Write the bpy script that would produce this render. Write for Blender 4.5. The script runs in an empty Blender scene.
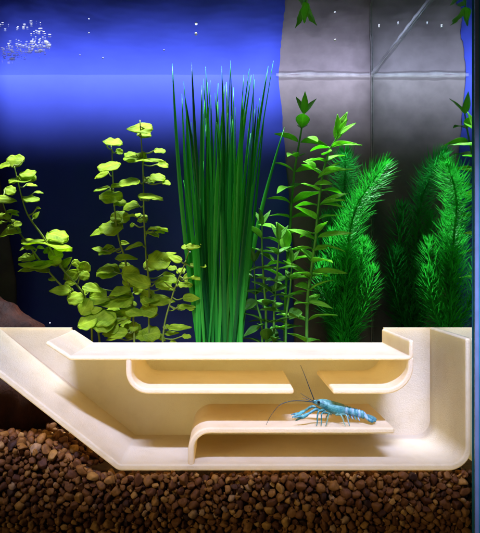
import bpy, bmesh, math, random
import numpy as np
from mathutils import Vector, Matrix, noise

random.seed(7)
rng = np.random.default_rng(7)
PI = math.pi
S = bpy.context.scene
COL = S.collection

# ------------------------------------------------------------------ frame of reference
# metres; the inside of the front pane is y = 0, the tank floor is z = 0
CAM_Y, AXIS_Z, VX, VY = -0.6, 0.280, 225.0, 265.0
def P(px, py, y=0.0):
    k = (y - CAM_Y) / -CAM_Y / 1000.0
    return Vector(((px - VX) * k, y, AXIS_Z + (VY - py) * k))
DEPTH = 0.408          # inside depth of the tank
RIGHT = 0.247          # inside face of the right pane
LEFT = -0.47
WATER = 0.599

# ------------------------------------------------------------------ object helpers
def link(name, me, mat=None, parent=None, smooth=True, angle=None):
    o = bpy.data.objects.new(name, me)
    COL.objects.link(o)
    if mat:
        for m in (mat if isinstance(mat, (list, tuple)) else [mat]):
            me.materials.append(m)
    if smooth:
        me.polygons.foreach_set('use_smooth', [True] * len(me.polygons))
        if angle is not None:
            me.set_sharp_from_angle(angle=math.radians(angle))
    if parent:
        o.parent = parent
        o.matrix_parent_inverse = Matrix.Translation(parent.location).inverted()
    return o

def bm_obj(name, bm, mat=None, parent=None, smooth=True, angle=None):
    me = bpy.data.meshes.new(name)
    bm.normal_update()
    bm.to_mesh(me)
    bm.free()
    return link(name, me, mat, parent, smooth, angle)

def tag(o, label=None, cat=None, group=None, kind=None):
    if label: o['label'] = label
    if cat: o['category'] = cat
    if group: o['group'] = group
    if kind: o['kind'] = kind
    return o

def thing(name, loc, label, cat, group=None):
    o = bpy.data.objects.new(name, None)
    COL.objects.link(o)
    o.location = loc
    o.empty_display_size = 0.02
    return tag(o, label, cat, group)

def add_box(bm, a, b, mi=0):
    vs = [bm.verts.new((x, y, z)) for x in (a[0], b[0]) for y in (a[1], b[1]) for z in (a[2], b[2])]
    fs = []
    for q in ((0, 1, 3, 2), (4, 6, 7, 5), (0, 4, 5, 1), (2, 3, 7, 6), (0, 2, 6, 4), (1, 5, 7, 3)):
        f = bm.faces.new([vs[i] for i in q]); f.material_index = mi; fs.append(f)
    return fs

def catmull(pts, n):
    pts = [Vector(p) for p in pts]
    ext = [pts[0] * 2 - pts[1]] + pts + [pts[-1] * 2 - pts[-2]]
    out = []
    for i in range(1, len(ext) - 2):
        a, b, c, d = ext[i - 1:i + 3]
        for k in range(n):
            t = k / n
            out.append(0.5 * ((2 * b) + (c - a) * t + (2 * a - 5 * b + 4 * c - d) * t * t + (3 * b - a - 3 * c + d) * t ** 3))
    out.append(pts[-1].copy())
    return out

def add_tube(bm, pts, radii, seg=8, cap=True, flat=1.0):
    rings = []
    n = len(pts)
    ref = Vector((0.31, 0.82, 0.13)).normalized()
    for i, p in enumerate(pts):
        d = (pts[min(i + 1, n - 1)] - pts[max(i - 1, 0)]).normalized()
        u = d.cross(ref)
        if u.length < 1e-4: u = d.cross(Vector((1, 0, 0)))
        u.normalize(); v = d.cross(u).normalized()
        r = radii[i] if isinstance(radii, (list, tuple)) else radii
        rings.append([bm.verts.new(p + (u * math.cos(a) * flat + v * math.sin(a)) * r) for a in [2 * PI * k / seg for k in range(seg)]])
    for i in range(n - 1):
        for k in range(seg):
            bm.faces.new((rings[i][k], rings[i][(k + 1) % seg], rings[i + 1][(k + 1) % seg], rings[i + 1][k]))
    if cap:
        bm.faces.new(rings[0][::-1]); bm.faces.new(rings[-1])
    return rings

def lerp_list(vals, n):
    m = len(vals) - 1
    out = []
    for i in range(n):
        t = i / (n - 1) * m
        k = min(int(t), m - 1)
        out.append(vals[k] + (vals[k + 1] - vals[k]) * (t - k))
    return out

# ------------------------------------------------------------------ materials
def nt(name):
    m = bpy.data.materials.new(name)
    m.use_nodes = True
    t = m.node_tree
    return m, t, t.nodes, t.links, t.nodes.get('Principled BSDF'), t.nodes.get('Material Output')

def ramp(nodes, stops, interp='LINEAR'):
    r = nodes.new('ShaderNodeValToRGB')
    r.color_ramp.interpolation = interp
    els = r.color_ramp.elements
    while len(els) < len(stops): els.new(0.5)
    for e, (p, c) in zip(els, stops):
        e.position = p; e.color = (*c, 1)
    return r

def noise_node(nodes, links, coord, scale, detail=3, rough=0.5, mapping=None):
    n = nodes.new('ShaderNodeTexNoise')
    n.inputs['Scale'].default_value = scale
    n.inputs['Detail'].default_value = detail
    n.inputs['Roughness'].default_value = rough
    if mapping:
        mp = nodes.new('ShaderNodeMapping')
        mp.inputs['Scale'].default_value = mapping
        links.new(coord, mp.inputs['Vector']); coord = mp.outputs['Vector']
    links.new(coord, n.inputs['Vector'])
    return n

def bump(nodes, links, height, strength, dist, bsdf, chain=None):
    b = nodes.new('ShaderNodeBump')
    b.inputs['Strength'].default_value = strength
    b.inputs['Distance'].default_value = dist
    links.new(height, b.inputs['Height'])
    if chain: links.new(chain.outputs['Normal'], b.inputs['Normal'])
    if bsdf: links.new(b.outputs['Normal'], bsdf.inputs['Normal'])
    return b

def mat_simple(name, col, rough=0.5, var=0.0, scale=60, spec=0.4, bmp=0.0):
    m, t, N, L, b, o = nt(name)
    b.inputs['Roughness'].default_value = rough
    b.inputs['Specular IOR Level'].default_value = spec
    tc = N.new('ShaderNodeTexCoord')
    n = noise_node(N, L, tc.outputs['Object'], scale, 4)
    r = ramp(N, [(0.3, [c * (1 - var) for c in col]), (0.7, [min(1, c * (1 + var)) for c in col])])
    L.new(n.outputs['Fac'], r.inputs['Fac']); L.new(r.outputs['Color'], b.inputs['Base Color'])
    if bmp: bump(N, L, n.outputs['Fac'], bmp, 0.002, b)
    return m

def mat_plastic_print():
    # matt ivory 3D-printed plastic: fine grain, faint layer lines, a little light bleeding through
    m, t, N, L, b, o = nt('ivory_plastic')
    tc = N.new('ShaderNodeTexCoord')
    n1 = noise_node(N, L, tc.outputs['Object'], 45, 6, 0.65)
    r = ramp(N, [(0.3, (0.80, 0.71, 0.50)), (0.48, (0.91, 0.825, 0.60)), (0.7, (0.94, 0.87, 0.67))])
    L.new(n1.outputs['Fac'], r.inputs['Fac']); L.new(r.outputs['Color'], b.inputs['Base Color'])
    b.inputs['Roughness'].default_value = 0.5
    b.inputs['Specular IOR Level'].default_value = 0.35
    b.inputs['Subsurface Weight'].default_value = 0.0
    b.inputs['Subsurface Radius'].default_value = (1.0, 0.7, 0.35)
    b.inputs['Subsurface Scale'].default_value = 0.006
    g = noise_node(N, L, tc.outputs['Object'], 620, 3, 0.7)
    b1 = bump(N, L, g.outputs['Fac'], 0.8, 0.0012, None)
    g2 = noise_node(N, L, tc.outputs['Object'], 60, 2, 0.5, (1, 0.4, 1))
    bump(N, L, g2.outputs['Fac'], 0.25, 0.002, b, b1)
    tr = N.new('ShaderNodeBsdfTranslucent'); tr.inputs['Color'].default_value = (0.99, 0.82, 0.44, 1)
    mx = N.new('ShaderNodeMixShader'); mx.inputs[0].default_value = 0.56
    L.new(b.outputs[0], mx.inputs[1]); L.new(tr.outputs[0], mx.inputs[2]); L.new(mx.outputs[0], o.inputs['Surface'])
    return m

def mat_leaf(name, lo, hi, trans=0.45, rough=0.35, scale=45, veins=0):
    m, t, N, L, b, o = nt(name)
    tc = N.new('ShaderNodeTexCoord')
    n = noise_node(N, L, tc.outputs['Object'], scale, 3)
    r = ramp(N, [(0.3, lo), (0.72, hi)])
    L.new(n.outputs['Fac'], r.inputs['Fac'])
    L.new(r.outputs['Color'], b.inputs['Base Color'])
    b.inputs['Roughness'].default_value = rough
    b.inputs['Specular IOR Level'].default_value = 0.2
    tr = N.new('ShaderNodeBsdfTranslucent')
    L.new(r.outputs['Color'], tr.inputs['Color'])
    mx = N.new('ShaderNodeMixShader'); mx.inputs[0].default_value = trans
    L.new(b.outputs[0], mx.inputs[1]); L.new(tr.outputs[0], mx.inputs[2]); L.new(mx.outputs[0], o.inputs['Surface'])
    n2 = noise_node(N, L, tc.outputs['Object'], 220, 2)
    b1 = bump(N, L, n2.outputs['Fac'], 0.3, 0.001, None if veins else b)
    if veins:
        # midrib and side veins of each leaf, from its own coordinates
        sx = N.new('ShaderNodeSeparateXYZ'); L.new(tc.outputs['UV'], sx.inputs[0])
        def math_(op, a, c):
            q = N.new('ShaderNodeMath'); q.operation = op
            for k, v in enumerate((a, c)):
                if v is None: continue
                if isinstance(v, (int, float)): q.inputs[k].default_value = v
                else: L.new(v, q.inputs[k])
            return q.outputs[0]
        au = math_('ABSOLUTE', math_('SUBTRACT', sx.outputs['X'], 0.5), None)
        rib = math_('LESS_THAN', au, 0.03)
        ph = math_('SUBTRACT', math_('MULTIPLY', sx.outputs['Y'], 38.0), math_('MULTIPLY', au, veins))
        side_ = math_('GREATER_THAN', math_('SINE', ph, None), 0.86)
        v = math_('MAXIMUM', rib, math_('MULTIPLY', side_, 0.6))
        mv = N.new('ShaderNodeMix'); mv.data_type = 'RGBA'; mv.blend_type = 'MIX'
        L.new(math_('MULTIPLY', v, 0.45), mv.inputs['Factor']); L.new(r.outputs['Color'], mv.inputs['A'])
        mv.inputs['B'].default_value = (min(1, hi[0] * 1.25), min(1, hi[1] * 1.15), hi[2] * 2, 1)
        for t_ in (b.inputs['Base Color'], tr.inputs['Color']): L.new(mv.outputs['Result'], t_)
        bump(N, L, v, -0.5, 0.0006, b, b1)
    return m

def mat_pane(name, ior, tint, rough=0.0, bmp=None, mul=1.0):
    # a boundary between water, glass and air: clear, with Fresnel reflection (total at grazing angles when ior < 1)
    m, t, N, L, b, o = nt(name)
    N.remove(b)
    fr = N.new('ShaderNodeFresnel'); fr.inputs['IOR'].default_value = ior
    tr = N.new('ShaderNodeBsdfTransparent')
    gl = N.new('ShaderNodeBsdfGlossy'); gl.inputs['Color'].default_value = (*tint, 1); gl.inputs['Roughness'].default_value = rough
    mx = N.new('ShaderNodeMixShader')
    L.new(fr.outputs[0], mx.inputs[0]); L.new(tr.outputs[0], mx.inputs[1]); L.new(gl.outputs[0], mx.inputs[2])
    L.new(mx.outputs[0], o.inputs['Surface'])
    return m

M = {}
M['plastic'] = mat_plastic_print()
M['front_glass'] = mat_pane('front_glass', 1.2, (0.9, 0.95, 1.0))
M['inner_face'] = mat_pane('wet_glass_face', 1 / 1.33, (0.74, 0.82, 0.80), 0.02)
M['wet_glass'] = mat_pane('wet_glass', 1.02, (0.9, 0.95, 1.0))
M['water'] = mat_pane('water_underside', 1 / 1.15, (0.84, 0.84, 0.92), 0.02)
M['glass_edge'] = mat_simple('polished_glass_edge', (0.03, 0.18, 0.25), 0.2, 0.2, 30, 0.5)
M['seam'] = mat_simple('pale_silicone', (0.13, 0.17, 0.27), 0.3, 0.1, 80, 0.5)
M['grey_seam'] = mat_simple('grey_silicone', (0.16, 0.16, 0.18), 0.4, 0.2, 80, 0.3)
M['bead'] = mat_simple('meniscus_streak', (0.36, 0.38, 0.42), 0.8, 0.35, 90, 0.1, 0.5)  # pale colour stands in for bright light streaks along the waterline
def see_through(m, f):
    N, L = m.node_tree.nodes, m.node_tree.links
    o = N['Material Output']; b = N['Principled BSDF']
    tr = N.new('ShaderNodeBsdfTransparent'); mx = N.new('ShaderNodeMixShader'); mx.inputs[0].default_value = f
    L.new(b.outputs[0], mx.inputs[1]); L.new(tr.outputs[0], mx.inputs[2]); L.new(mx.outputs[0], o.inputs['Surface'])
see_through(M['bead'], .8)
M['back'] = mat_simple('grey_back_panel', (0.15, 0.132, 0.155), 0.8, 0.25, 22, 0.2, 0.6)
M['dark'] = mat_simple('dark_panel', (0.03, 0.03, 0.035), 0.6, 0.2, 20, 0.2)
M['film'] = mat_simple('blue_film', (0.046, 0.074, 0.54), 0.7, 0.12, 9, 0.2)
M['leaf_round'] = mat_leaf('yellow_green_leaf', (0.28, 0.47, 0.012), (0.62, 0.80, 0.04), 0.62, 0.6, 70, 30.0)
M['stem_round'] = mat_leaf('yellow_green_stem', (0.16, 0.25, 0.03), (0.28, 0.36, 0.05), 0.1)
M['leaf_grass'] = mat_leaf('grass_blade', (0.008, 0.28, 0.03), (0.04, 0.58, 0.07), 0.4, 0.35, 35)
def mat_grass():
    m, t, N, L, b, o = nt('grass_blades')
    at = N.new('ShaderNodeAttribute'); at.attribute_name = 'tint'
    r = ramp(N, [(0.0, (0.006, 0.13, 0.02)), (0.5, (0.02, 0.36, 0.035)), (0.85, (0.06, 0.60, 0.05)), (1.0, (0.16, 0.55, 0.06))])
    tc = N.new('ShaderNodeTexCoord')
    n = noise_node(N, L, tc.outputs['Object'], 60, 4, .6, (1, 1, .12))
    ad = N.new('ShaderNodeMath'); ad.operation = 'MULTIPLY_ADD'; ad.inputs[1].default_value = .5; L.new(n.outputs['Fac'], ad.inputs[0])
    sb_ = N.new('ShaderNodeMath'); sb_.operation = 'SUBTRACT'; sb_.inputs[1].default_value = .25; L.new(at.outputs['Fac'], sb_.inputs[0]); L.new(sb_.outputs[0], ad.inputs[2])
    L.new(ad.outputs[0], r.inputs['Fac'])
    L.new(r.outputs['Color'], b.inputs['Base Color']); b.inputs['Roughness'].default_value = .4; b.inputs['Specular IOR Level'].default_value = .25
    tr = N.new('ShaderNodeBsdfTranslucent'); L.new(r.outputs['Color'], tr.inputs['Color'])
    mx = N.new('ShaderNodeMixShader'); mx.inputs[0].default_value = .4
    L.new(b.outputs[0], mx.inputs[1]); L.new(tr.outputs[0], mx.inputs[2]); L.new(mx.outputs[0], o.inputs['Surface'])
    return m
M['leaf_grass'] = mat_grass()
M['leaf_lance'] = mat_leaf('fresh_green_leaf', (0.17, 0.58, 0.035), (0.34, 0.82, 0.07), 0.5, 0.4, 45, 26.0)
M['leaf_deep'] = mat_leaf('deep_green_leaf', (0.06, 0.26, 0.02), (0.16, 0.46, 0.045), 0.45, 0.4, 45, 26.0)
M['stem_lance'] = mat_leaf('fresh_green_stem', (0.06, 0.26, 0.03), (0.14, 0.42, 0.05), 0.1)
M['needle'] = mat_leaf('needle_green', (0.01, 0.32, 0.02), (0.04, 0.66, 0.045), 0.5, 0.4, 60)
M['needle_dark'] = mat_leaf('needle_dark_green', (0.01, 0.30, 0.03), (0.03, 0.52, 0.06), 0.5, 0.5, 60)

def mat_gravel():
    m, t, N, L, b, o = nt('brown_gravel')
    at = N.new('ShaderNodeAttribute'); at.attribute_name = 'tint'
    r = ramp(N, [(0.0, (0.035, 0.013, 0.005)), (0.25, (0.095, 0.030, 0.007)), (0.5, (0.155, 0.056, 0.011)), (0.75, (0.26, 0.112, 0.020)), (0.92, (0.38, 0.19, 0.04)), (1.0, (0.34, 0.19, 0.08))])
    L.new(at.outputs['Fac'], r.inputs['Fac'])
    tc = N.new('ShaderNodeTexCoord')
    n = noise_node(N, L, tc.outputs['Object'], 260, 5, 0.6)
    r2 = ramp(N, [(0.3, (0.5, 0.45, 0.42)), (0.7, (1.15, 1.12, 1.08))])
    L.new(n.outputs['Fac'], r2.inputs['Fac'])
    mx = N.new('ShaderNodeMix'); mx.data_type = 'RGBA'; mx.blend_type = 'MULTIPLY'
    mx.inputs['Factor'].default_value = 0.8
    L.new(r.outputs['Color'], mx.inputs['A']); L.new(r2.outputs['Color'], mx.inputs['B'])
    L.new(mx.outputs['Result'], b.inputs['Base Color'])
    b.inputs['Roughness'].default_value = 0.65
    b.inputs['Specular IOR Level'].default_value = 0.2
    bump(N, L, n.outputs['Fac'], 0.35, 0.0012, b)
    return m
M['gravel'] = mat_gravel()

def mat_wood():
    m, t, N, L, b, o = nt('wet_driftwood')
    tc = N.new('ShaderNodeTexCoord')
    n = noise_node(N, L, tc.outputs['Object'], 40, 6, 0.65, (1, 1, 0.35))
    r = ramp(N, [(0.3, (0.012, 0.004, 0.002)), (0.55, (0.035, 0.009, 0.003)), (0.8, (0.085, 0.021, 0.007))])
    L.new(n.outputs['Fac'], r.inputs['Fac']); L.new(r.outputs['Color'], b.inputs['Base Color'])
    b.inputs['Roughness'].default_value = 0.7
    b.inputs['Specular IOR Level'].default_value = 0.15
    bump(N, L, n.outputs['Fac'], 0.8, 0.006, b)
    return m
M['wood'] = mat_wood()

# ------------------------------------------------------------------ aquarium
G = 0.009
tank = thing('aquarium', (0, 0.2, 0), 'clear glass aquarium with dark glass edge at its right corner holding everything', 'aquarium')
bm = bmesh.new()
fs = add_box(bm, (LEFT - G, -G, -0.01), (RIGHT + 0.0025, 0, 0.68), 1)
bmesh.ops.recalc_face_normals(bm, faces=bm.faces)
for f in fs:
    if f.normal.y < -0.5: f.material_index = 0      # only the face towards the room reflects; glass against water does not
bm_obj('front_pane', bm, [M['front_glass'], M['wet_glass']], tank, False)
# right pane: the inner face reflects the plants (light meets it from the water at a grazing angle)
bm = bmesh.new()
fs = add_box(bm, (RIGHT, 0.0004, -0.01), (RIGHT + G, DEPTH + G, 0.68), 1)
for f in fs:
    f.normal_update()
    if abs(f.normal.x) > 0.5 and f.calc_center_median().x < RIGHT + 0.001: f.material_index = 0
side = bm_obj('side_pane', bm, [M['inner_face'], M['glass_edge']], tank, False)
# make sure the normal of the inner face looks into the water
for p in side.data.polygons:
    if p.material_index == 0 and p.normal.x > 0: p.flip()
bm = bmesh.new()
add_box(bm, (RIGHT + 0.003, -G - 0.001, -0.01), (RIGHT + 0.03, 0.0003, 0.68))
e = bm_obj('corner_edge', bm, M['glass_edge'], tank, False)
bm = bmesh.new()
add_box(bm, (RIGHT - 0.0008, -G - 0.0005, -0.01), (RIGHT + 0.0028, -G + 0.0015, 0.68))
bm_obj('silicone_seam', bm, M['seam'], tank, False)
bm = bmesh.new()
add_box(bm, (LEFT - G, DEPTH + 0.002, -0.01), (RIGHT - 0.0005, DEPTH + G + 0.002, 0.68))
bm_obj('back_panel', bm, M['back'], tank, False)
bm = bmesh.new()
add_box(bm, (RIGHT - 0.0022, DEPTH - 0.002, 0), (RIGHT - 0.0002, DEPTH + 0.0015, 0.62))
bm_obj('corner_seam', bm, M['grey_seam'], tank, False)
bm = bmesh.new()
for p0, p1 in ((Vector((RIGHT - .0012, .002, .5972)), Vector((RIGHT - .0012, DEPTH - .004, .5972))), (Vector((P(276, 0, DEPTH).x, DEPTH - .001, .5972)), Vector((RIGHT - .004, DEPTH - .001, .5972)))):
    ps = [p0.lerp(p1, k / 60) for k in range(61)]
    add_tube(bm, [p + Vector((0, 0, .0008 * noise.noise(p * 40))) for p in ps], [(.0020 + .0012 * noise.noise(p * 55)) for k, p in enumerate(ps)], 10)
bm_obj('waterline_glint', bm, M['bead'], tank)  # thin tubes drawn where the meniscus catches the light
bm = bmesh.new()
add_box(bm, (LEFT - G, 0.0004, -0.01), (LEFT, DEPTH + 0.001, 0.68))
bm_obj('left_pane', bm, M['dark'], tank, False)
bm = bmesh.new()
add_box(bm, (LEFT + 0.001, 0.0006, -0.012), (RIGHT - 0.001, DEPTH + 0.001, -0.002))
bm_obj('bottom_pane', bm, M['dark'], tank, False)

# blue backdrop sheet on the back panel
bm = bmesh.new()
yf = DEPTH
x0, x1 = P(17, 0, yf).x, P(293, 0, yf).x
N_ = 60
fr, bk = [], []
for i in range(N_ + 1):
    z = 0.03 + (0.64 - 0.03) * i / N_
    xr = x1 - max(0, z - 0.30) * 0.08 + 0.0035 * noise.noise(Vector((3.1, z * 18, 0))) + 0.0012 * noise.noise(Vector((7, z * 90, 0)))
    xl = x0 - max(0, z - 0.25) * 0.16
    row = [Vector((xl + (xr - xl) * j / 12, yf - 0.0012 + 0.0006 * noise.noise(Vector((j * .7, z * 9, 2))), z)) for j in range(13)]
    fr.append([bm.verts.new(v) for v in row])
for i in range(N_):
    for j in range(12):
        bm.faces.new((fr[i][j], fr[i][j + 1], fr[i + 1][j + 1], fr[i + 1][j]))
film = bm_obj('backdrop_sheet', bm, M['film'])
md = film.modifiers.new('thick', 'SOLIDIFY'); md.thickness = 0.0008; md.offset = 0
tag(film, 'plain blue backdrop sheet covering most of the tank back', 'backdrop')

# water surface seen from below
bm = bmesh.new()
NX, NY = 260, 150
vs = []
for j in range(NY + 1):
    y = 0.0006 + (DEPTH - 0.0012) * j / NY
    row = []
    for i in range(NX + 1):
        x = LEFT + 0.0005 + (RIGHT - LEFT - 0.001) * i / NX
        h = 0.0006 * noise.noise(Vector((x * 24, y * 11, 1))) + 0.00007 * noise.noise(Vector((x * 80, y * 60, 5)))
        row.append(bm.verts.new((x, y, WATER + h)))
    vs.append(row)
for j in range(NY):
    for i in range(NX):
        bm.faces.new((vs[j][i], vs[j + 1][i], vs[j + 1][i + 1], vs[j][i + 1]))   # normals look down
wat = bm_obj('water_surface', bm, M['water'])
tag(wat, 'rippled water surface seen from below at the top of the tank', kind='structure')

# ------------------------------------------------------------------ tunnel
T0, T1 = 0.004, 0.1145
def fillet(pts, radii, n=10):
    out = []
    for i, p in enumerate(pts):
        p = Vector(p)
        r = radii[i]
        if r <= 0 or i in (0, len(pts) - 1):
            out.append(p); continue
        a = (Vector(pts[i - 1]) - p).normalized(); b = (Vector(pts[i + 1]) - p).normalized()
        ang = a.angle(b)
        d = r / math.tan(ang / 2)
        c = p + (a + b).normalized() * (r / math.sin(ang / 2))
        s, e_ = p + a * d, p + b * d
        a0 = math.atan2(s.y - c.y, s.x - c.x); a1 = math.atan2(e_.y - c.y, e_.x - c.x)
        da = (a1 - a0 + PI) % (2 * PI) - PI
        for k in range(n + 1):
            t = a0 + da * k / n
            out.append(Vector((c.x + r * math.cos(t), c.y + r * math.sin(t))))
    return out

def offset_poly(path, t):
    L_, R_ = [], []
    n = len(path)
    for i, p in enumerate(path):
        ds = []
        if i > 0: ds.append((p - path[i - 1]).normalized())
        if i < n - 1: ds.append((path[i + 1] - p).normalized())
        nn = [Vector((-d.y, d.x)) for d in ds]
        m = nn[0] if len(nn) == 1 else (nn[0] + nn[1]).normalized()
        k = 1 / max(0.5, m.dot(nn[0]))
        L_.append(p + m * t * k); R_.append(p - m * t * k)
    return L_, R_

def strip(name, pts, radii, thick, parent, y0=T0, y1=T1, bev=0.0021, mat='plastic'):
    path = fillet(pts, radii)
    A, B = offset_poly(path, thick / 2)
    bm = bmesh.new()
    rows = []
    for a, b in zip(A, B):
        q = []
        for (p, y) in ((a, y0), (a, y1), (b, y1), (b, y0)):
            v = P(p.x, p.y, T0); q.append(bm.verts.new((v.x, y, v.z)))
        rows.append(q)
    for r, s in zip(rows[:-1], rows[1:]):
        for k in range(4):
            bm.faces.new((r[k], r[(k + 1) % 4], s[(k + 1) % 4], s[k]))
    bm.faces.new(rows[0][::-1]); bm.faces.new(rows[-1])
    bmesh.ops.recalc_face_normals(bm, faces=bm.faces)
    o = bm_obj(name, bm, M[mat], parent)
    md = o.modifiers.new('rim', 'BEVEL'); md.width = bev; md.segments = 3; md.limit_method = 'ANGLE'; md.angle_limit = math.radians(50)
    md.harden_normals = True
    o.data.set_sharp_from_angle(angle=math.radians(50))
    return o

base = P(260, 471, 0.05)
tun = thing('aquarium_tunnel', (0.03, 0.055, base.z), 'ivory plastic tunnel with open front pressed against the glass, half sunk in gravel', 'tunnel')
shell = [(-52, 333.5), (119, 467.8), (469, 467.8), (469, 338.5)]
strip('outer_shell', shell, [0, 10, 21, 0], 6.6, tun)
# back wall, filling the outline of the shell
bw = fillet([(-46, 338.8), (119.5, 467), (468.5, 467), (468.5, 338.8), (411.8, 338.8), (411.8, 358.4), (70, 358.4), (44.6, 341.2), (44.6, 338.8), (-46, 338.8)], [0, 10, 21, 0, 0, 0, 0, 0, 0, 0])[:-1]
bm = bmesh.new()
fv = [bm.verts.new((P(p.x, p.y, T0).x, 0.1092, P(p.x, p.y, T0).z)) for p in bw]
bv = [bm.verts.new((v.co.x, 0.1138, v.co.z)) for v in fv]
bm.faces.new(fv); bm.faces.new(bv[::-1])
for i in range(len(fv)):
    j = (i + 1) % len(fv)
    bm.faces.new((fv[i], bv[i], bv[j], fv[j]))
bmesh.ops.recalc_face_normals(bm, faces=bm.faces)
bmesh.ops.triangulate(bm, faces=[f for f in bm.faces if len(f.verts) > 4])
bm_obj('back_wall', bm, M['plastic'], tun, False)
strip('top_plate', [(46, 342.5), (70, 358.2), (411.6, 358.2), (411.6, 340.2)], [0, 3, 3.2, 0], 4.6, tun, T0 + 0.0003, 0.1112)
strip('channel_wall', [(128.4, 357.8), (128.4, 391.6), (294, 391.6)], [0, 20, 0], 5.6, tun, T0 + 0.0008, 0.1110)
strip('channel_wall', [(333, 391.6), (411.4, 391.6), (411.4, 357.6)], [0, 26, 0], 5.6, tun, T0 + 0.0008, 0.1110)
strip('shelf', [(191, 466.5), (191, 431), (395, 431)], [0, 19, 0], 6.0, tun, T0 + 0.0006, 0.1110)

# ------------------------------------------------------------------ gravel
def gtop(x, y):
    """height of the gravel surface"""
    front = 0.0735
    xs = P(92, 0, 0).x
    left = 0.101 + 0.003 * noise.noise(Vector((x * 22, y * 22, 0))) + 0.05 * max(0, xs - x) - 0.45 * max(0, y - 0.045)
    k = min(1.0, max(0.0, (xs - x) / 0.045))
    k = k * k * (3 - 2 * k)
    z = front + (max(left, 0.066) - front) * k
    if y > 0.12: z = max(z, 0.088 + 0.004 * noise.noise(Vector((x * 15, y * 15, 4))))
    return z

def relax(pts, rad, lo, hi, iters=48):
    n = len(pts)
    for it in range(iters):
        d = pts[:, None, :] - pts[None, :, :]
        dist = np.sqrt((d ** 2).sum(-1)) + 1e-9
        want = rad[:, None] + rad[None, :]
        ov = np.clip(want - dist, 0, None)
        np.fill_diagonal(ov, 0)
        pts += ((d / dist[..., None]) * (ov * 0.35)[..., None]).sum(1)
        pts[:, 2] -= 0.0002
        tops = np.array([gtop(p[0], p[1]) for p in pts])
        pts[:, 2] = np.minimum(pts[:, 2], tops - rad * 0.75)
        pts[:, 0] = np.clip(pts[:, 0], lo[0] + rad, hi[0] - rad)
        pts[:, 1] = np.clip(pts[:, 1], lo[1] + rad * 0.8, hi[1])
        pts[:, 2] = np.maximum(pts[:, 2], lo[2] + rad)
    return pts

def ico(sub):
    b = bmesh.new(); bmesh.ops.create_icosphere(b, subdivisions=sub, radius=1)
    v = np.array([x.co[:] for x in b.verts]); f = np.array([[w.index for w in y.verts] for y in b.faces]); b.free()
    return v, f
def pebble_shapes(sub, n):
    v, f = ico(sub)
    out = []
    for k in range(n):
        q = v.copy()
        for i in range(len(q)):
            d = Vector(v[i])
            q[i] *= 1 + 0.24 * noise.noise(d * 1.1 + Vector((k * 9.1, 0, 0))) + 0.08 * noise.noise(d * 2.6 + Vector((0, k * 5.3, 0)))
        # a few flattened facets, like broken river stones
        for _ in range(7):
            nrm = rng.normal(size=3); nrm /= np.linalg.norm(nrm)
            h = rng.uniform(0.52, 0.82)
            over = np.clip(q @ nrm - h, 0, None)
            q -= over[:, None] * nrm * 0.85
        out.append(q)
    return out, f
SH2, F2 = pebble_shapes(3, 8)
SH1, F1 = pebble_shapes(2, 6)

def rand_rot():
    q = rng.normal(size=4); q /= np.linalg.norm(q)
    w, x, y, z = q
    return np.array([[1 - 2 * (y * y + z * z), 2 * (x * y - z * w), 2 * (x * z + y * w)], [2 * (x * y + z * w), 1 - 2 * (x * x + z * z), 2 * (y * z - x * w)], [2 * (x * z - y * w), 2 * (y * z + x * w), 1 - 2 * (x * x + y * y)]])

V, F, TINT = [], [], []
off = 0
def put(p, r, shapes, faces):
    global off
    s = shapes[rng.integers(len(shapes))]
    sc = np.array([rng.uniform(1.05, 1.4), rng.uniform(0.9, 1.15), rng.uniform(0.7, 0.95)]) * r
    v = (s * sc) @ rand_rot().T + p
    V.append(v); F.append(faces + off); off += len(v)
    TINT.append(np.full(len(v), min(1, max(0, rng.normal(0.52, 0.24)))))

# the front slab, packed against the glass
def fill(lo, hi, n):
    pts, rad = [], []
    while len(pts) < n:
        p = rng.uniform(lo, hi)
        if p[2] < gtop(p[0], p[1]):
            pts.append(p); rad.append(rng.choice([rng.uniform(0.0026, 0.0038), rng.uniform(0.0036, 0.0058)]))
    pts, rad = np.array(pts), np.array(rad)
    return relax(pts, rad, np.array(lo), np.array(hi)), rad
a, ra = fill((-0.262, 0.0, 0.0), (RIGHT, 0.021, 0.11), 2250)
for p, r in zip(a, ra): put(p, r, SH2, F2)
for i in range(1500):
    x = rng.uniform(-0.26, RIGHT - .003); y = rng.uniform(0.002, 0.013)
    put(np.array((x, y, rng.uniform(0, gtop(x, y) - .004))), rng.uniform(0.0012, 0.0027), SH1, F1)
# left mound going back under the tunnel ramp
a, ra = fill((-0.30, 0.021, 0.072), (-0.10, 0.15, 0.112), 900)
for p, r in zip(a, ra):
    ramp_z = P(0, 378 + 0.79 * max(0, min(117, p[0] * 1000 + VX)), 0).z
    if p[1] < 0.119 and p[2] > ramp_z - r * 1.5: continue
    put(p, r, SH1, F1)
# top layer over the rest of the bed
for i in range(1500):
    x = rng.uniform(LEFT + 0.01, RIGHT - 0.008); y = rng.uniform(0.125, DEPTH - 0.006)
    put(np.array((x, y, gtop(x, y) - 0.003 + rng.uniform(-0.002, 0.002))), rng.uniform(0.004, 0.007), SH1, F1)
V = np.concatenate(V); F = np.concatenate(F); TINT = np.concatenate(TINT)
me = bpy.data.meshes.new('gravel')
me.vertices.add(len(V)); me.vertices.foreach_set('co', V.ravel().astype(np.float32))
me.loops.add(F.size); me.loops.foreach_set('vertex_index', F.ravel().astype(np.int32))
me.polygons.add(len(F)); me.polygons.foreach_set('loop_start', (np.arange(len(F)) * 3).astype(np.int32))
me.update(calc_edges=True)
at = me.attributes.new('tint', 'FLOAT', 'POINT'); at.data.foreach_set('value', TINT.astype(np.float32))
gr = link('gravel', me, M['gravel'])
tag(gr, 'rounded brown river gravel piled on the tank floor', kind='stuff')

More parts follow.
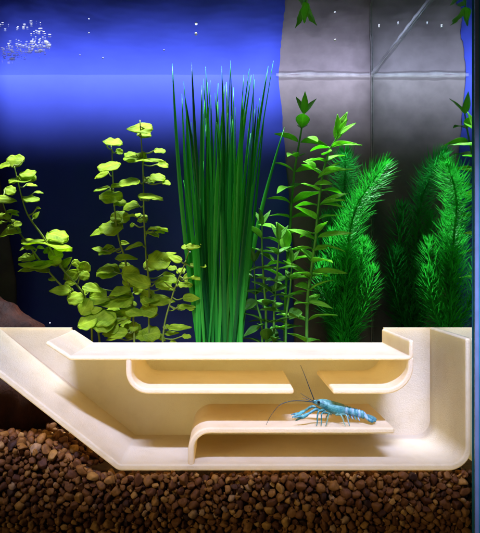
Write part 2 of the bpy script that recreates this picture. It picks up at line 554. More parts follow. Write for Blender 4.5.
# soil body beneath the loose pebbles
bm = bmesh.new()
NX, NY = 70, 40
vs = []
for j in range(NY + 1):
    y = 0.026 + (DEPTH - 0.034) * j / NY
    row = []
    for i in range(NX + 1):
        x = LEFT + 0.002 + (RIGHT - LEFT - 0.004) * i / NX
        row.append(bm.verts.new((x, y, gtop(x, y) - 0.009)))
    vs.append(row)
low = [[bm.verts.new((v.co.x, v.co.y, 0)) for v in vs[0]]]
for j in range(NY):
    for i in range(NX):
        bm.faces.new((vs[j][i], vs[j][i + 1], vs[j + 1][i + 1], vs[j + 1][i]))
for i in range(NX):
    bm.faces.new((low[0][i], low[0][i + 1], vs[0][i + 1], vs[0][i]))
M['bed'] = mat_simple('packed_gravel', (0.06, 0.03, 0.014), 0.8, 0.5, 120, 0.2, 0.8)
bed = bm_obj('ground', bm, M['bed'])
tag(bed, 'packed brown gravel bed on the tank floor', kind='structure')

# ------------------------------------------------------------------ driftwood
def driftwood():
    root = thing('driftwood', P(-20, 420, 0.24), 'dark reddish brown driftwood sloping down behind the left end of the tunnel', 'driftwood')
    bm = bmesh.new()
    def limb(pts, rads, seg=28, n=14):
        c = catmull(pts, n)
        r = lerp_list(rads, len(c))
        rings = add_tube(bm, c, r, seg)
        for i, ring in enumerate(rings):
            for v in ring:
                d = v.co - c[i]
                v.co = c[i] + d * (1 + 0.30 * noise.noise(v.co * 16) + 0.16 * noise.noise(v.co * 48 + Vector((3, 0, 0))))
    limb([P(-95, 262, .27), P(-30, 318, .25), P(22, 362, .235), P(75, 408, .22), P(110, 440, .2)], [.034, .044, .052, .060, .05])
    limb([P(-110, 376, .172), P(-40, 386, .165), P(15, 394, .165), P(60, 406, .172), P(110, 430, .182)], [.055, .05, .052, .048, .03])
    bmesh.ops.recalc_face_normals(bm, faces=bm.faces)
    bm_obj('trunk', bm, M['wood'], root)
driftwood()

# ------------------------------------------------------------------ plants
def add_leaf(bm, base, d, nrm, L_, W, shape='round', curl=0.15, fold=0.12, wav=0.03, nt_=14, nu=10):
    uvl = bm.loops.layers.uv.verify()
    d = d.normalized(); s = d.cross(nrm).normalized(); n = s.cross(d).normalized()
    seed = random.uniform(0, 50)
    grid = []
    for i in range(nt_ + 1):
        t = i / nt_
        if shape == 'round': w = math.sqrt(max(0.0, 1 - (2 * t - 1) ** 2)) ** 0.85 * (1 + 0.10 * (0.5 - t))
        elif shape == 'lance': w = (math.sin(PI * t ** 0.8)) ** 0.85 * (1 - 0.25 * t)
        else: w = math.sin(PI * min(1, t ** 0.62)) ** 0.75
        w = max(w, 0.03)
        row = []
        for k in range(nu + 1):
            u = 2 * k / nu - 1
            p = base + d * (t * L_) + s * (u * w * W / 2)
            if shape == 'round' and abs(u) > .6: p += s * (u * W * .035 * math.sin(t * 17 + seed))
            h = -curl * L_ * t * t + fold * W * abs(u) * w + wav * L_ * noise.noise(Vector((t * 3 + seed, u * 2.2, seed)))
            if shape == 'round': h += wav * .35 * L_ * math.sin(t * 11 + u * 4 + seed) * (u * u + (2 * t - 1) ** 2)
            row.append(bm.verts.new(p + n * h))
        grid.append(row)
    for i in range(nt_):
        for k in range(nu):
            f = bm.faces.new((grid[i][k], grid[i][k + 1], grid[i + 1][k + 1], grid[i + 1][k]))
            for lp, (a, b) in zip(f.loops, ((i, k), (i, k + 1), (i + 1, k + 1), (i + 1, k))): lp[uvl].uv = (b / nu, a / nt_)

def finish_leaves(name, bm, mat, root, th=0.0005):
    o = bm_obj(name, bm, mat, root)
    md = o.modifiers.new('thick', 'SOLIDIFY'); md.thickness = th; md.offset = 0
    return o

def rv(a): return Vector((random.uniform(-a, a), random.uniform(-a, a), random.uniform(-a, a)))

def round_plant(name, label, loc, stems, leaves, y, r=0.0013, side=True):
    """stems: polylines in picture positions; leaves: (px, py, w, h, angle) of each leaf disc"""
    root = thing(name, loc, label, 'plant')
    sb, lb = bmesh.new(), bmesh.new()
    nodes = []
    for st in stems:
        pts = [P(a, b, y + c) for a, b, c in st]
        foot = pts[-1].copy(); foot.z = gtop(foot.x, foot.y) - 0.01
        c = catmull(pts + [foot], 8)
        add_tube(sb, c, lerp_list([r * 0.6, r, r * 1.2], len(c)), 7)
        nodes += c
    extra = []
    for lf in leaves:
        for q in range(random.choice((1, 1, 2, 3))):
            extra.append((lf[0] + random.uniform(-11, 11), lf[1] + random.uniform(-10, 10), lf[2] * random.uniform(.4, .75), lf[3] * random.uniform(.4, .8), random.uniform(-40, 40), random.uniform(-.012, .03)))
    for lf in leaves + extra:
        px, py, w, h = lf[:4]; ang = lf[4] if len(lf) > 4 else 0; dy = lf[5] if len(lf) > 5 else random.uniform(-.018, .012)
        c = P(px, py, y + dy)
        k = (y + dy + 0.6) / 0.6 / 1000
        W, H = w * k, h * k
        near = min(nodes, key=lambda q: (q - c).length + (0.3 * max(0, q.z - c.z)))
        # leaf disc of diameter ~W, tilted so that its projected height is ~H
        D = W
        tilt = math.asin(min(0.97, H / D)) + random.uniform(-.15, .3)
        a = math.radians(ang)
        xdir = Vector((math.cos(a), 0, math.sin(a)))
        outw = 1 if c.x > near.x else -1
        nrm = Vector((-math.sin(a) * math.sin(tilt) * 0.3, -math.sin(tilt), math.cos(tilt))).normalized()
        d = (xdir * outw + rv(0.12)).normalized()
        d = (d - nrm * d.dot(nrm)).normalized()
        b0 = c - d * (D / 2)
        D *= .92
        ov = random.random() < .45
        add_leaf(lb, b0, d, nrm, D * (1.12 if ov else 1), D * (random.uniform(.6, .75) if ov else random.uniform(0.85, 1.05)), 'ovate' if ov else 'round', random.uniform(0.02, 0.2), random.uniform(-0.06, 0.14), 0.07)
        mid = (near + b0) / 2 + Vector((0, 0, -0.003))
        add_tube(sb, catmull([near, mid, b0 + d * 0.001], 4), [0.0009] * 9, 6)
    bm_obj('stem', sb, M['stem_round'], root)
    finish_leaves('foliage', lb, M['leaf_round'], root, 0.0003)

g0 = lambda px, y: Vector((P(px, 0, y).x, y, 0.085))
round_plant('aquarium_plant', 'yellow green round leaved plant leaning left, nearest the left edge', g0(95, .2),
    [[(2, 200, .0), (8, 216, 0), (27, 243, 0), (57, 281, 0), (90, 312, .01), (100, 345, .01)], [(14, 165, 0), (24, 205, 0), (31, 220, 0), (44, 238, 0), (62, 268, .005), (90, 312, .01)]],
    [(49, 241, 54, 10, 4), (9, 233, 24, 9, 10), (37, 264, 36, 10, -2), (56, 255, 16, 12, 20), (66, 262, 14, 18, 40), (60, 290, 22, 15, -5), (73, 275, 20, 22, 30), (84, 268, 16, 22, 50), (92, 289, 20, 15, -30), (86, 306, 20, 28, 70), (76, 298, 18, 16, 10),
     (18, 224, 9, 6, 30), (36, 215, 9, 9, 50), (30, 248, 14, 8, -20), (12, 212, 13, 7, 20), (42, 270, 16, 9, -30), (98, 300, 22, 18, 20), (3, 198, 24, 12, 0), (22, 180, 26, 13, 10), (14, 160, 20, 14, 0), (32, 198, 18, 10, -15), (0, 216, 12, 8, 0),
     (104, 322, 26, 20, -10), (88, 322, 22, 18, 30)], 0.19)
round_plant('aquarium_plant', 'yellow green round leaved plant with big scalloped leaves, left of the grass tuft', g0(140, .2),
    [[(140, 120, 0), (143, 170, 0), (144, 216, 0), (146, 254, 0), (149, 286, 0), (149, 324, 0)], [(112, 150, 0), (114, 200, 0), (118, 235, 0), (125, 259, 0), (129, 286, 0), (134, 330, 0)]],
    [(110, 227, 27, 13, -10), (106, 251, 19, 9, 5), (107, 272, 26, 15, 0), (126, 258, 22, 11, 12), (138, 281, 27, 22, -15), (160, 261, 25, 18, 5), (161, 299, 26, 18, 10), (159, 229, 22, 6, -8), (134, 246, 18, 11, 30),
     (116, 300, 36, 17, 8), (97, 296, 20, 16, 0), (102, 318, 30, 22, 0), (131, 331, 22, 20, 0), (146, 296, 16, 14, 0), (122, 217, 18, 14, 20), (142, 219, 12, 8, 0), (148, 310, 20, 18, -20), (115, 332, 26, 18, 0), (152, 333, 20, 16, 20), (136, 312, 22, 16, 0), (164, 284, 18, 9, -25), (120, 317, 24, 18, 20),
     (112, 196, 26, 12, -5), (128, 182, 24, 14, 10), (108, 165, 26, 14, 8), (150, 196, 24, 12, 5), (134, 158, 26, 14, -6), (154, 160, 22, 12, 10), (140, 128, 26, 15, 0), (114, 142, 20, 12, 0), (130, 206, 18, 10, 15), (158, 178, 18, 10, -10)], 0.20)
round_plant('aquarium_plant', 'small yellow green sprig with narrow leaves beside the grass tuft', g0(163, .19),
    [[(190, 248, 0), (184, 266, 0), (172, 297, 0), (163, 338, 0)]],
    [(175, 258, 16, 11, -40), (191, 277, 16, 9, 30), (186, 284, 16, 6, 5), (191, 298, 17, 9, 0), (187, 307, 17, 7, 5), (179, 327, 24, 9, 30), (194, 264, 12, 7, 0), (168, 280, 18, 7, -35), (172, 333, 14, 8, 20), (193, 246, 14, 8, 0)], 0.185, 0.0011)

# grass tuft
def grass():
    y = 0.20
    root = thing('grass_plant', g0(218, y), 'tall dark green grass tuft with narrow upright blades in the middle', 'plant')
    bm = bmesh.new()
    tl_ = bm.verts.layers.float.new('tint')
    for i in range(66):
        f = random.random()
        bx = 197 + 45 * f + random.uniform(-2, 2)
        dy = random.uniform(-.022, .022)
        lean = (f - 0.38) * 17 + random.uniform(-9, 9)
        if i == 0: bx, lean = 198, -11
        if i == 1: bx, lean = 241, 24
        top = random.choice([random.uniform(60, 120), random.uniform(90, 200)])
        bow = random.uniform(-5, 5)
        w0 = random.uniform(.0013, .0030)
        rows = []
        tw = random.uniform(-0.5, 0.5)
        Hn = 16
        for k in range(Hn + 1):
            t = k / Hn
            py = 345 + (top - 345) * t
            q = t * (345 - top) / 130
            px = bx + lean * q ** 1.15 + bow * math.sin(PI * t)
            c = P(px, py, y + dy + 0.02 * (random.random() - .5) * 0 + 0.012 * t * t * (1 if i % 2 else -1))
            w = w0 * (1 - max(0, t - 0.55) / 0.45) ** 0.7 * (0.75 + 0.25 * min(1, t * 5)) + 0.00012
            s = Vector((math.cos(tw + t * .5), math.sin(tw + t * .5), 0))
            nn = Vector((-s.y, s.x, 0))
            rows.append([bm.verts.new(c - s * w), bm.verts.new(c + nn * w * 0.45), bm.verts.new(c + s * w)])
        # root end runs down into the gravel
        foot = [bm.verts.new((v.co.x, v.co.y, 0.08)) for v in rows[0]]
        rows = [foot] + rows
        tv = random.random()
        for rw in rows:
            for v in rw: v[tl_] = tv
        for r0, r1 in zip(rows[:-1], rows[1:]):
            for k in range(2): bm.faces.new((r0[k], r0[k + 1], r1[k + 1], r1[k]))
    finish_leaves('foliage', bm, M['leaf_grass'], root, 0.0004)
grass()

# lance-leaved plant
def lance_plant(label, foot_px, y, stems, mat, specific=(), rnd=True, size=1.0, seed=1):
    random.seed(seed)
    root = thing('leafy_plant', g0(foot_px, y), label, 'plant')
    sb, lb = bmesh.new(), bmesh.new()
    for st, r, spacing, ln in stems:
        pts = [P(a, b, y + c) for a, b, c in st]
        foot = pts[-1].copy(); foot.z = gtop(foot.x, foot.y) - 0.01
        c = catmull(pts + [foot], 14)
        add_tube(sb, c, lerp_list([r * 0.55, r, r * 1.15], len(c)), 8)
        # opposite pairs
        acc, ang = 0.0, random.uniform(0, PI)
        for i in range(1, len(c)):
            acc += (c[i] - c[i - 1]).length
            if acc > spacing and c[i].z > 0.17:
                acc = 0; ang += PI / 2 + random.uniform(-.5, .5)
                up = (c[i - 1] - c[i]).normalized()
                for s in (0, PI):
                    a = ang + s
                    h = Vector((math.cos(a), math.sin(a) * 0.8, 0))
                    d = (h + up * random.uniform(0.05, 0.75) + rv(.12)).normalized()
                    n = (up - d * up.dot(d) + rv(.2)).normalized()
                    L_ = ln * random.uniform(0.75, 1.15)
                    add_leaf(lb, c[i] + d * r, d, n, L_, L_ * random.uniform(.42, .6), 'lance', random.uniform(.1, .38), .16, .03)
        # tip leaves
        up = (c[0] - c[2]).normalized()
        for a in (0.4, 2.6, 4.4):
            d = (up * 1.1 + Vector((math.cos(a), math.sin(a), 0)) * 0.6).normalized()
            add_leaf(lb, c[0], d, Vector((-d.x, -0.7, 0.5)), ln * .8, ln * .3, 'lance', .1, .15, .03)
    for (bx, by, ex, ey, wpx, dy) in specific:
        b0, e0 = P(bx, by, y), P(ex, ey, y + dy)
        d = e0 - b0
        n = Vector((0, -0.55, 0.85)); n = (n - d.normalized() * n.dot(d.normalized())).normalized()
        k = (y + .6) / .6 / 1000
        add_leaf(lb, b0, d, n, d.length, wpx * k, 'lance', .12, .16, .03)
    bm_obj('stem', sb, M['stem_lance'], root)
    finish_leaves('foliage', lb, mat, root)

lance_plant('tall bright green plant with pointed paired leaves, beside the feathery plants', 310, .215,
    [([(338, 136, -.01), (329, 152, 0), (322, 178, 0), (317.5, 216, 0), (315.5, 240, 0), (311, 273, 0), (307, 310, 0)], .0020, .0185, .036),
     ([(304, 114, .115), (300, 138, .115), (294, 175, .11), (290, 225, .10), (287, 265, .095), (285, 315, .09)], .0021, .022, .042)],
    M['leaf_lance'],
    [(336, 140, 346, 111, 13, -.006), (332, 146, 362, 142, 8, 0), (324, 155, 331, 150, 17, -.01), (318, 178, 338, 160, 8, -.01), (322, 174, 352, 166, 7, .0), (314, 185, 332, 182, 14, -.012), (322, 203, 347, 191, 9, 0), (322, 204, 346, 205, 8, 0),
     (318, 237, 352, 230, 12, -.006), (312, 272, 347, 270, 12, -.008), (309, 302, 333, 306, 9, -.006), (316, 240, 288, 226, 11, -.01), (286, 250, 279, 222, 22, -.012), (276, 228, 259, 223, 10, -.01), (312, 250, 327, 247, 12, -.012), (311, 290, 296, 284, 17, -.012), (311, 280, 286, 258, 10, -.01), (318, 142, 308, 136, 12, 0), (316, 168, 304, 160, 12, 0)], seed=3)
lance_plant('short deep green bushy plant with pointed leaves right of the grass tuft', 268, .20,
    [([(262, 225, 0), (262, 250, 0), (264, 285, 0), (266, 318, 0)], .0016, .0165, .030), ([(279, 240, -.01), (277, 275, -.01), (274, 318, 0)], .0016, .0165, .030),
     ([(292, 262, 0), (290, 290, 0), (286, 325, 0)], .0015, .021, .026), ([(254, 262, 0), (256, 300, 0), (262, 330, 0)], .0015, .021, .028)],
    M['leaf_deep'],
    [(256, 300, 243, 310, 14, -.01), (260, 326, 243, 335, 10, -.01), (275, 262, 262, 252, 12, -.01), (285, 285, 272, 290, 15, -.01), (300, 310, 289, 318, 16, -.01)], seed=5)

# feathery plants
def feather(label, foot_px, axes, mat, seed, per=14):
    random.seed(seed)
    f = axes[0][0][-1]
    root = thing('feathery_plant', Vector((P(f[0], 0, f[2]).x, f[2], 0.085)), label, 'plant')
    sb, nb = bmesh.new(), bmesh.new()
    for axis, Ln, rows in axes:
        pts = [P(*a) for a in axis]
        foot = pts[-1].copy(); foot.z = 0.07
        c = catmull(pts + [foot], 24)
        add_tube(sb, c, lerp_list([.0008, .0014, .0016], len(c)), 7)
        seg = [0]
        for a, b in zip(c[:-1], c[1:]): seg.append(seg[-1] + (b - a).length)
        tot = seg[-1]
        j = 0
        for r in range(rows):
            s = tot * (r + random.random() * .5) / rows
            while j < len(seg) - 2 and seg[j + 1] < s: j += 1
            p = c[j].lerp(c[j + 1], (s - seg[j]) / max(1e-6, seg[j + 1] - seg[j]))
            up = (c[max(0, j - 1)] - c[min(len(c) - 1, j + 2)]).normalized()
            u = up.cross(Vector((.2, .9, .1))).normalized(); v = up.cross(u)
            grow = min(1, 0.50 + s / 0.05) * (1 + .12 * noise.noise(Vector((s * 40, seed, 0))))
            ph = random.uniform(0, PI)
            for k in range(per):
                a = ph + 2 * PI * k / per + random.uniform(-.25, .25)
                out = u * math.cos(a) + v * math.sin(a)
                rise = random.uniform(0.45, 1.0) + max(0, 1 - s / .03) * 1.1
                L_ = Ln * grow * random.uniform(.7, 1.15)
                d0 = (out + up * rise * 0.5).normalized(); d1 = (out * 0.8 + up * rise * 1.1 + rv(.15)).normalized()
                w = .0008
                sd = d0.cross(up).normalized()
                q0, q1, q2 = p, p + d0 * L_ * .5, p + d0 * L_ * .5 + d1 * L_ * .5
                a0, a1 = nb.verts.new(q0 - sd * w * .7), nb.verts.new(q0 + sd * w * .7)
                b0, b1 = nb.verts.new(q1 - sd * w), nb.verts.new(q1 + sd * w)
                e_ = nb.verts.new(q2)
                nb.faces.new((a0, a1, b1, b0)); nb.faces.new((b0, b1, e_))
    bm_obj('stem', sb, mat, root)
    bm_obj('foliage', nb, mat, root)

feather('bright green feathery plant with its tip bent right, right of the pointed leaf plant', 345,
    [([(386, 163, .175), (372, 182, .19), (357, 206, .215), (349, 238, .24), (346, 285, .255), (345, 335, .26)], .033, 100),
     ([(332, 232, .27), (334, 262, .27), (338, 300, .265), (343, 335, .26)], .028, 50),
     ([(364, 240, .265), (361, 268, .265), (354, 305, .265), (348, 335, .26)], .030, 50),
     ([(322, 262, .25), (324, 285, .25), (330, 310, .255), (340, 335, .26)], .028, 40),
     ([(372, 268, .25), (369, 290, .25), (360, 318, .255), (350, 338, .26)], .028, 40),
     ([(344, 215, .27), (344, 250, .27), (344, 300, .265), (344, 335, .26)], .030, 60)], M['needle'], 11)
feather('dark green feathery plant standing in the back corner behind the bright one', 345,
    [([(345, 154, .275), (345, 176, .31), (343, 204, .345), (341, 240, .365), (341, 290, .375), (341, 335, .38)], .034, 100),
     ([(328, 215, .36), (331, 250, .36), (336, 295, .37), (340, 335, .38)], .036, 55),
     ([(357, 205, .36), (355, 245, .37), (350, 295, .375), (344, 335, .38)], .036, 60),
     ([(366, 250, .35), (364, 280, .36), (356, 310, .37), (346, 336, .38)], .034, 45),
     ([(318, 240, .35), (320, 270, .36), (328, 305, .37), (338, 336, .38)], .034, 45)], M['needle_dark'], 12)

# ------------------------------------------------------------------ crayfish
def crayfish():
    y0 = 0.0215
    shelf_z = P(300, 428, T0).z
    O = Vector((P(342, 0, y0).x, y0, shelf_z))
    root = thing('crayfish', O, 'small turquoise blue crayfish with long dark feelers standing on the lower shelf', 'crayfish')
    bm = bmesh.new()
    st = [(312.6, 402.2, 403.2, .3), (315, 400.6, 404.2, .6), (318.5, 399.2, 406.8, .85), (323, 398.9, 409.6, .95), (328, 399.6, 412.6, 1), (333, 401.0, 414.8, 1), (338, 402.4, 415.8, .98), (342, 403.6, 415.6, .92), (344.2, 404.6, 415.0, .85),
          (345.0, 405.6, 414.2, .85)]
    top = lambda x: 405.2 + (x - 345) * 0.30
    bot = lambda x: 415.0 + (x - 345) * 0.225
    x = 345.6
    for k in range(6):
        w = 3.3 - 0.1 * k
        kk = 0.92 - 0.06 * k
        st += [(x + .15 * w, top(x) + .1, bot(x) - .1, kk), (x + .55 * w, top(x + w * .5) - 0.35, bot(x + w * .5) + .45, kk), (x + .9 * w, top(x + w) + .1, bot(x + w) - .1, kk), (x + w, top(x + w) + 0.75, bot(x + w) - .75, kk * .95)]
        x += w
    st += [(x + .6, top(x) + .8, bot(x) - 1.0, .6), (x + 2, top(x + 2) + 1.6, bot(x + 2) - 1.6, .5)]
    SEG = 20
    rings = []
    k_ = (y0 + .6) / .6 / 1000
    for (px, ty, by, wk) in st:
        c = P(px, (ty + by) / 2, y0); h = (by - ty) / 2 * k_
        ring = []
        for i in range(SEG):
            a = 2 * PI * i / SEG
            zz = math.sin(a) * h; yy = math.cos(a) * h * wk * 0.92
            if math.sin(a) < -.5: zz *= 0.92
            ring.append(bm.verts.new((c.x, y0 + yy, c.z + zz)))
        rings.append(ring)
    for r0, r1 in zip(rings[:-1], rings[1:]):
        for i in range(SEG): bm.faces.new((r0[i], r0[(i + 1) % SEG], r1[(i + 1) % SEG], r1[i]))
    bm.faces.new(rings[0][::-1]); bm.faces.new(rings[-1])
    def tube(pts, rads, seg=10, n=5):
        c = catmull(pts, n); add_tube(bm, c, lerp_list(rads, len(c)), seg)
    def blob(c, d, L_, w, t):   # flattened ellipsoid along d
        d = d.normalized(); s = d.cross(Vector((0, 0, 1))).normalized(); n = s.cross(d)
        m = Matrix((d * L_, s * w, n * t)).transposed().to_4x4(); m.translation = c
        bmesh.ops.create_uvsphere(bm, u_segments=14, v_segments=10, radius=1, matrix=m)
    # tail fan
    tb = P(364.5, 415.2, y0)
    for a, l in ((0, .0074), (.45, .0072), (-.45, .0072), (.85, .0066), (-.85, .0066)):
        d = Vector((math.cos(a), math.sin(a), -.36 - abs(a) * .15))
        blob(tb + d.normalized() * l * .85, d, l, .0032, .0023)
    # head: short spine and plates
    tube([P(316, 401, y0), P(313.5, 401.0, y0), P(311.6, 400.8, y0)], [.0016, .0010, .0004])
    # claws: near one reaching forward and down, far one behind it
    for s, dx, dz in ((-1, 0, 0), (1, -3.5, -3)):
        yy = lambda k: y0 + s * k
        sh = P(324, 409.5, yy(.005)); el = P(316.0 + dx, 409.3 + dz, yy(.010)); wr = P(308.5 + dx, 413.6 + dz, yy(.012))
        tube([sh, P(320 + dx * .5, 410.6 + dz * .5, yy(.008)), el, wr], [.0012, .0013, .0016, .0013])
        pm = P(303.8 + dx, 416.4 + dz, yy(.0125))
        tube([wr, P(306.5 + dx, 414.8 + dz, yy(.0123)), pm, P(301.2 + dx, 418.0 + dz, yy(.0125))], [.0013, .0021, .0021, .0016])
        tube([pm, P(300 + dx, 418.0 + dz, yy(.0122)), P(297.6 + dx, 419.4 + dz, yy(.0118)), P(295.4 + dx, 420.8 + dz, yy(.0112))], [.0017, .0014, .0011, .0005])
        tube([pm, P(300 + dx, 416.6 + dz, yy(.0138)), P(297.2 + dx, 417.0 + dz, yy(.0142)), P(294.4 + dx, 417.9 + dz, yy(.0138))], [.0015, .0012, .0009, .0005])
    # walking legs
    legs = [(325, 411, 318.5, 413, 316.5), (328, 413, 322, 414.5, 321), (331, 414.5, 329, 415, 325.5), (336, 415, 341, 416.4, 345.5), (339, 415, 346, 416, 350)]
    for (ax, ay, kx, ky, fx) in legs:
        for s in (-1, 1):
            a = P(ax, ay, y0 + s * .004)
            kn = P(kx, ky - 1.2, y0 + s * .0105)
            an = P((kx * .35 + fx * .65), 419, y0 + s * .0125)
            f = P(fx, 0, y0 + s * .0135); f.z = shelf_z + .0006
            an.z = shelf_z + .0042
            tube([a, kn, an, f], [.0011, .0009, .00065, .0004], 8, 5)
    for k in range(4):   # swimmerets
        for s in (-1, 1):
            a = P(348 + 3.3 * k, 415.4 + .72 * k, y0 + s * .0025)
            tube([a, a + Vector((.0008, s * .0006, -.0018)), a + Vector((.0020, s * .001, -.0032))], [.0008, .0008, .0004], 6, 3)
    bmesh.ops.recalc_face_normals(bm, faces=bm.faces)
    m, t, N, L, b, o = nt('crayfish_shell')
    tc = N.new('ShaderNodeTexCoord')
    sx = N.new('ShaderNodeSeparateXYZ'); L.new(tc.outputs['Object'], sx.inputs[0])
    # colour along the body (object x in metres): claws bright blue, head teal, flank pale green, tail blue with lilac bands
    mr = N.new('ShaderNodeMapRange'); mr.inputs['From Min'].default_value = -.050; mr.inputs['From Max'].default_value = .036
    L.new(sx.outputs['X'], mr.inputs['Value'])
    r = ramp(N, [(0.0, (0.006, 0.077, 0.164)), (.10, (0.029, 0.236, 0.236)), (.20, (0.012, 0.130, 0.172)), (.30, (0.006, 0.083, 0.082)), (.36, (0.007, 0.083, 0.082)), (.46, (0.034, 0.177, 0.141)), (.58, (0.034, 0.154, 0.150)), (.64, (0.017, 0.112, 0.150)), (.85, (0.017, 0.130, 0.172)), (.93, (0.007, 0.094, 0.127)), (1.0, (0.004, 0.059, 0.091))])
    L.new(mr.outputs[0], r.inputs['Fac'])
    wv = N.new('ShaderNodeTexWave'); wv.wave_type = 'BANDS'; wv.bands_direction = 'X'
    wv.inputs['Scale'].default_value = 46; wv.inputs['Distortion'].default_value = 1.2; wv.inputs['Detail'].default_value = 2; wv.inputs['Detail Scale'].default_value = 3
    L.new(tc.outputs['Object'], wv.inputs['Vector'])
    abd = ramp(N, [(.585, (0, 0, 0)), (.63, (1, 1, 1)), (.88, (1, 1, 1)), (.92, (0, 0, 0))]); L.new(mr.outputs[0], abd.inputs['Fac'])
    wr_ = ramp(N, [(.55, (0, 0, 0)), (.85, (1, 1, 1))]); L.new(wv.outputs['Fac'], wr_.inputs['Fac'])
    mu = N.new('ShaderNodeMath'); mu.operation = 'MULTIPLY'; L.new(abd.outputs['Color'], mu.inputs[0]); L.new(wr_.outputs['Color'], mu.inputs[1])
    mx = N.new('ShaderNodeMix'); mx.data_type = 'RGBA'; mh = N.new('ShaderNodeMath'); mh.operation = 'MULTIPLY'; mh.inputs[1].default_value = .85; L.new(mu.outputs[0], mh.inputs[0]); L.new(mh.outputs[0], mx.inputs['Factor'])
    L.new(r.outputs['Color'], mx.inputs['A']); mx.inputs['B'].default_value = (.26, .34, .46, 1)
    n = noise_node(N, L, tc.outputs['Object'], 300, 6, .7)
    nr = ramp(N, [(.42, (0, 0, 0)), (.64, (1, 1, 1))]); L.new(n.outputs['Fac'], nr.inputs['Fac'])
    mx2 = N.new('ShaderNodeMix'); mx2.data_type = 'RGBA'; L.new(mx.outputs['Result'], mx2.inputs['A']); mx2.inputs['B'].default_value = (.14, .36, .30, 1)
    mf = N.new('ShaderNodeMath'); mf.operation = 'MULTIPLY'; mf.inputs[1].default_value = .75; L.new(nr.outputs['Color'], mf.inputs[0]); L.new(mf.outputs[0], mx2.inputs['Factor'])
    # legs and flank low on the body: pale green
    mz = N.new('ShaderNodeMapRange'); mz.inputs['From Min'].default_value = .0125; mz.inputs['From Max'].default_value = .0085; L.new(sx.outputs['Z'], mz.inputs['Value'])
    hm = ramp(N, [(.34, (0, 0, 0)), (.40, (1, 1, 1)), (.60, (1, 1, 1)), (.66, (0, 0, 0))]); L.new(mr.outputs[0], hm.inputs['Fac'])
    mg = N.new('ShaderNodeMath'); mg.operation = 'MULTIPLY'; L.new(mz.outputs[0], mg.inputs[0]); L.new(hm.outputs['Color'], mg.inputs[1])
    mg2 = N.new('ShaderNodeMath'); mg2.operation = 'MULTIPLY'; mg2.inputs[1].default_value = .6; L.new(mg.outputs[0], mg2.inputs[0])
    mx3 = N.new('ShaderNodeMix'); mx3.data_type = 'RGBA'; L.new(mg2.outputs[0], mx3.inputs['Factor']); L.new(mx2.outputs['Result'], mx3.inputs['A']); mx3.inputs['B'].default_value = (.30, .42, .25, 1)
    L.new(mx3.outputs['Result'], b.inputs['Base Color'])
    b.inputs['Roughness'].default_value = .32
    bump(N, L, n.outputs['Fac'], .6, .0012, b)
    o_ = bm_obj('body', bm, m, root)
    # body geometry is expressed round the animal's base
    o_.data.transform(Matrix.Translation(-O)); o_.parent = root; o_.matrix_parent_inverse = Matrix()
    md = o_.modifiers.new('skin', 'REMESH'); md.mode = 'VOXEL'; md.voxel_size = .00032; md.use_smooth_shade = True
    ms = o_.modifiers.new('soften', 'SMOOTH'); ms.factor = .5; ms.iterations = 2
    M['feeler'] = mat_simple('dark_feeler', (.012, .03, .035), .5, .2, 200)
    M['eye'] = mat_simple('black_eye', (.004, .004, .005), .08, .1, 100, .6)
    for pts in ([(314, 399.5, -.002), (309.5, 388, -.004), (305, 376, -.006), (300.6, 365.3, -.007)],
                [(314, 402.3, -.003), (303, 401, -.006), (292.5, 401, -.009), (284, 403, -.011), (278, 406.5, -.012), (270.6, 416, -.012), (266, 425, -.012)]):
        bm = bmesh.new(); c = catmull([P(a, b_, y0 + d) for a, b_, d in pts], 8)
        add_tube(bm, c, lerp_list([.00052, .00036, .0002], len(c)), 7); bm_obj('antenna', bm, M['feeler'], root)
    for pts in ([(313.5, 401, -.001), (307, 397.5, -.002), (300.6, 393.3, -.003)], [(313, 402, .001), (307, 399.5, .002), (302, 397.8, .003)]):
        bm = bmesh.new(); c = catmull([P(a, b_, y0 + d) for a, b_, d in pts], 6)
        add_tube(bm, c, lerp_list([.00045, .0003, .0002], len(c)), 6); bm_obj('antennule', bm, M['feeler'], root)
    for s in (-1, 1):
        bm = bmesh.new(); bmesh.ops.create_uvsphere(bm, u_segments=14, v_segments=10, radius=.0015, matrix=Matrix.Translation(P(318.6, 402.2, y0 + s * .0042)))
        bm_obj('eye', bm, M['eye'], root)
crayfish()

# ------------------------------------------------------------------ specks in the water, foam under the surface
M['bubble'] = mat_simple('pale_bubble', (.75, .8, .9), .2, .1, 100, .6)
for (px, py, r, y) in ((38, 2, .9, .22), (165, 17, .7, .2), (211, 3, .6, .25), (196, 34, 1.5, .21), (164, 50, .7, .18), (89, 33, .7, .2), (80, 55, .6, .2), (103, 58, .8, .2), (335, 40, 1.0, .2), (379, 27, .9, .2), (401, 20, .8, .19), (398, 24, .7, .19), (50, 323, .7, .13), (190, 252, .6, .15)):
    bm = bmesh.new()
    bmesh.ops.create_icosphere(bm, subdivisions=2, radius=r * .001 * (y + .6) / .6)
    o = bm_obj('bubble', bm, M['bubble'])
    o.location = P(px, py, y)
    tag(o, 'tiny pale air bubble adrift in the water', 'bubble', 'tiny bubbles in the water')
M['foam'] = mat_simple('white_foam', (.8, .8, .86), .3, .1, 100, .5)
see_through(M['foam'], .6)
bm = bmesh.new()
random.seed(4)
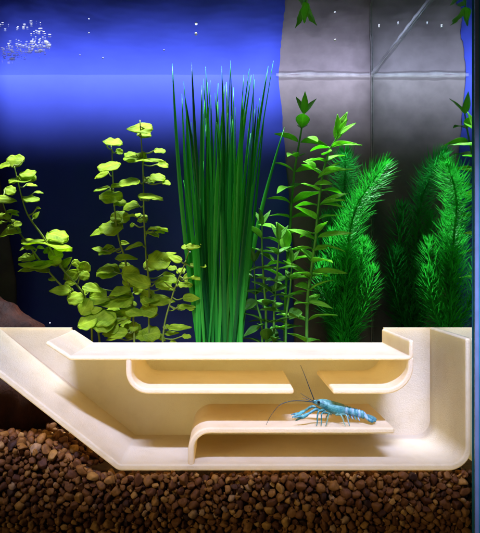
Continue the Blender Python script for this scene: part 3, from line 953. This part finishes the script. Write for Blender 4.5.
for i in range(230):
    t = random.random()
    px = 2 + 48 * t; py = 54 - 10 * t + random.gauss(0, 5)
    if random.random() < .12: px, py = random.uniform(0, 46), random.uniform(22, 36)
    s = (VY - py) / 1000 / (WATER - .0012 - AXIS_Z)
    y = .6 * (1 / (s * .6) * .6) - .6 if False else (0.001 * .6 / 1) * 0 + (.6 / (s * 1.0) * 1.0 * .001 * 1000 - .6)
    y = min(DEPTH - .01, max(.05, y))
    p = P(px, py, y); p.z = WATER - .0014
    r = abs(random.gauss(.0003, .0004)) + .0003
    m = Matrix.Translation(p) @ Matrix.Diagonal((r * random.uniform(1.2, 3.2), r * random.uniform(1, 2), r * .7, 1))
    bmesh.ops.create_icosphere(bm, subdivisions=1, radius=1, matrix=m)
tag(bm_obj('foam', bm, M['foam']), 'patch of small white foam bubbles under the water surface, upper left', kind='stuff')

# ------------------------------------------------------------------ light
w = bpy.data.worlds.new('World'); S.world = w; w.use_nodes = True
bg = w.node_tree.nodes['Background']; bg.inputs[0].default_value = (.55, .6, .8, 1); bg.inputs[1].default_value = .03

def area(name, loc, target, sx, sy, power, col):
    l = bpy.data.lights.new(name, 'AREA'); l.shape = 'RECTANGLE'; l.size = sx; l.size_y = sy; l.energy = power; l.color = col
    o = bpy.data.objects.new(name, l); COL.objects.link(o); o.location = loc
    o.rotation_euler = (Vector(target) - Vector(loc)).to_track_quat('-Z', 'Y').to_euler()
    return o
def spot(name, loc, target, power, col, size, blend, rad):
    l = bpy.data.lights.new(name, 'SPOT'); l.energy = power; l.color = col; l.spot_size = math.radians(size); l.spot_blend = blend; l.shadow_soft_size = rad
    o = bpy.data.objects.new(name, l); COL.objects.link(o); o.location = loc
    o.rotation_euler = (Vector(target) - Vector(loc)).to_track_quat('-Z', 'Y').to_euler()
    return o
# the lamp bar over the tank
tl = area('tank_lamp', (0.02, 0.22, 0.93), (0.02, 0.205, 0), 0.75, 0.08, 2.2, (0.76, 0.83, 1.0)); tl.data.spread = math.radians(28)
# added wash light, brightens the upper part of the back panel
bl = area('back_wash', (-0.05, 0.22, 0.78), (-0.05, DEPTH, 0.60), 0.75, 0.02, 0.98, (0.85, 0.88, 1.0)); bl.data.spread = math.radians(33)
# added light ahead of the pane, whitens the tunnel's front rims
fl = area('rim_fill', (0.03, -0.50, 0.81), (0.03, 0.0, 0.215), 0.6, 0.04, 1.72, (0.50, 0.56, 1.0)); fl.data.spread = math.radians(24)
# added fill spot out in front, upper left; its cone fades over the gravel
spot('front_fill', (-0.70, -0.75, 0.45), (0.005, 0.0, 0.218), 50.0, (1.0, 0.85, 0.47), 25, 1.0, 0.30)

# ------------------------------------------------------------------ camera
cam = bpy.data.cameras.new('Camera'); co = bpy.data.objects.new('Camera', cam); COL.objects.link(co)
co.location = (0, CAM_Y, AXIS_Z); co.rotation_euler = (PI / 2, 0, 0)
cam.sensor_fit = 'VERTICAL'; cam.sensor_height = 36; cam.sensor_width = 36 * 480 / 533
cam.lens = 36 * 600 / 533
cam.shift_x = 15 / 533; cam.shift_y = -1.5 / 533
cam.clip_start = .01; cam.clip_end = 20
S.camera = co
S.view_settings.view_transform = 'Standard'; S.view_settings.look = 'None'
S.view_settings.exposure = 0; S.view_settings.gamma = 1
S.cycles.max_bounces = 12; S.cycles.transparent_max_bounces = 16
S.cycles.use_denoising = True
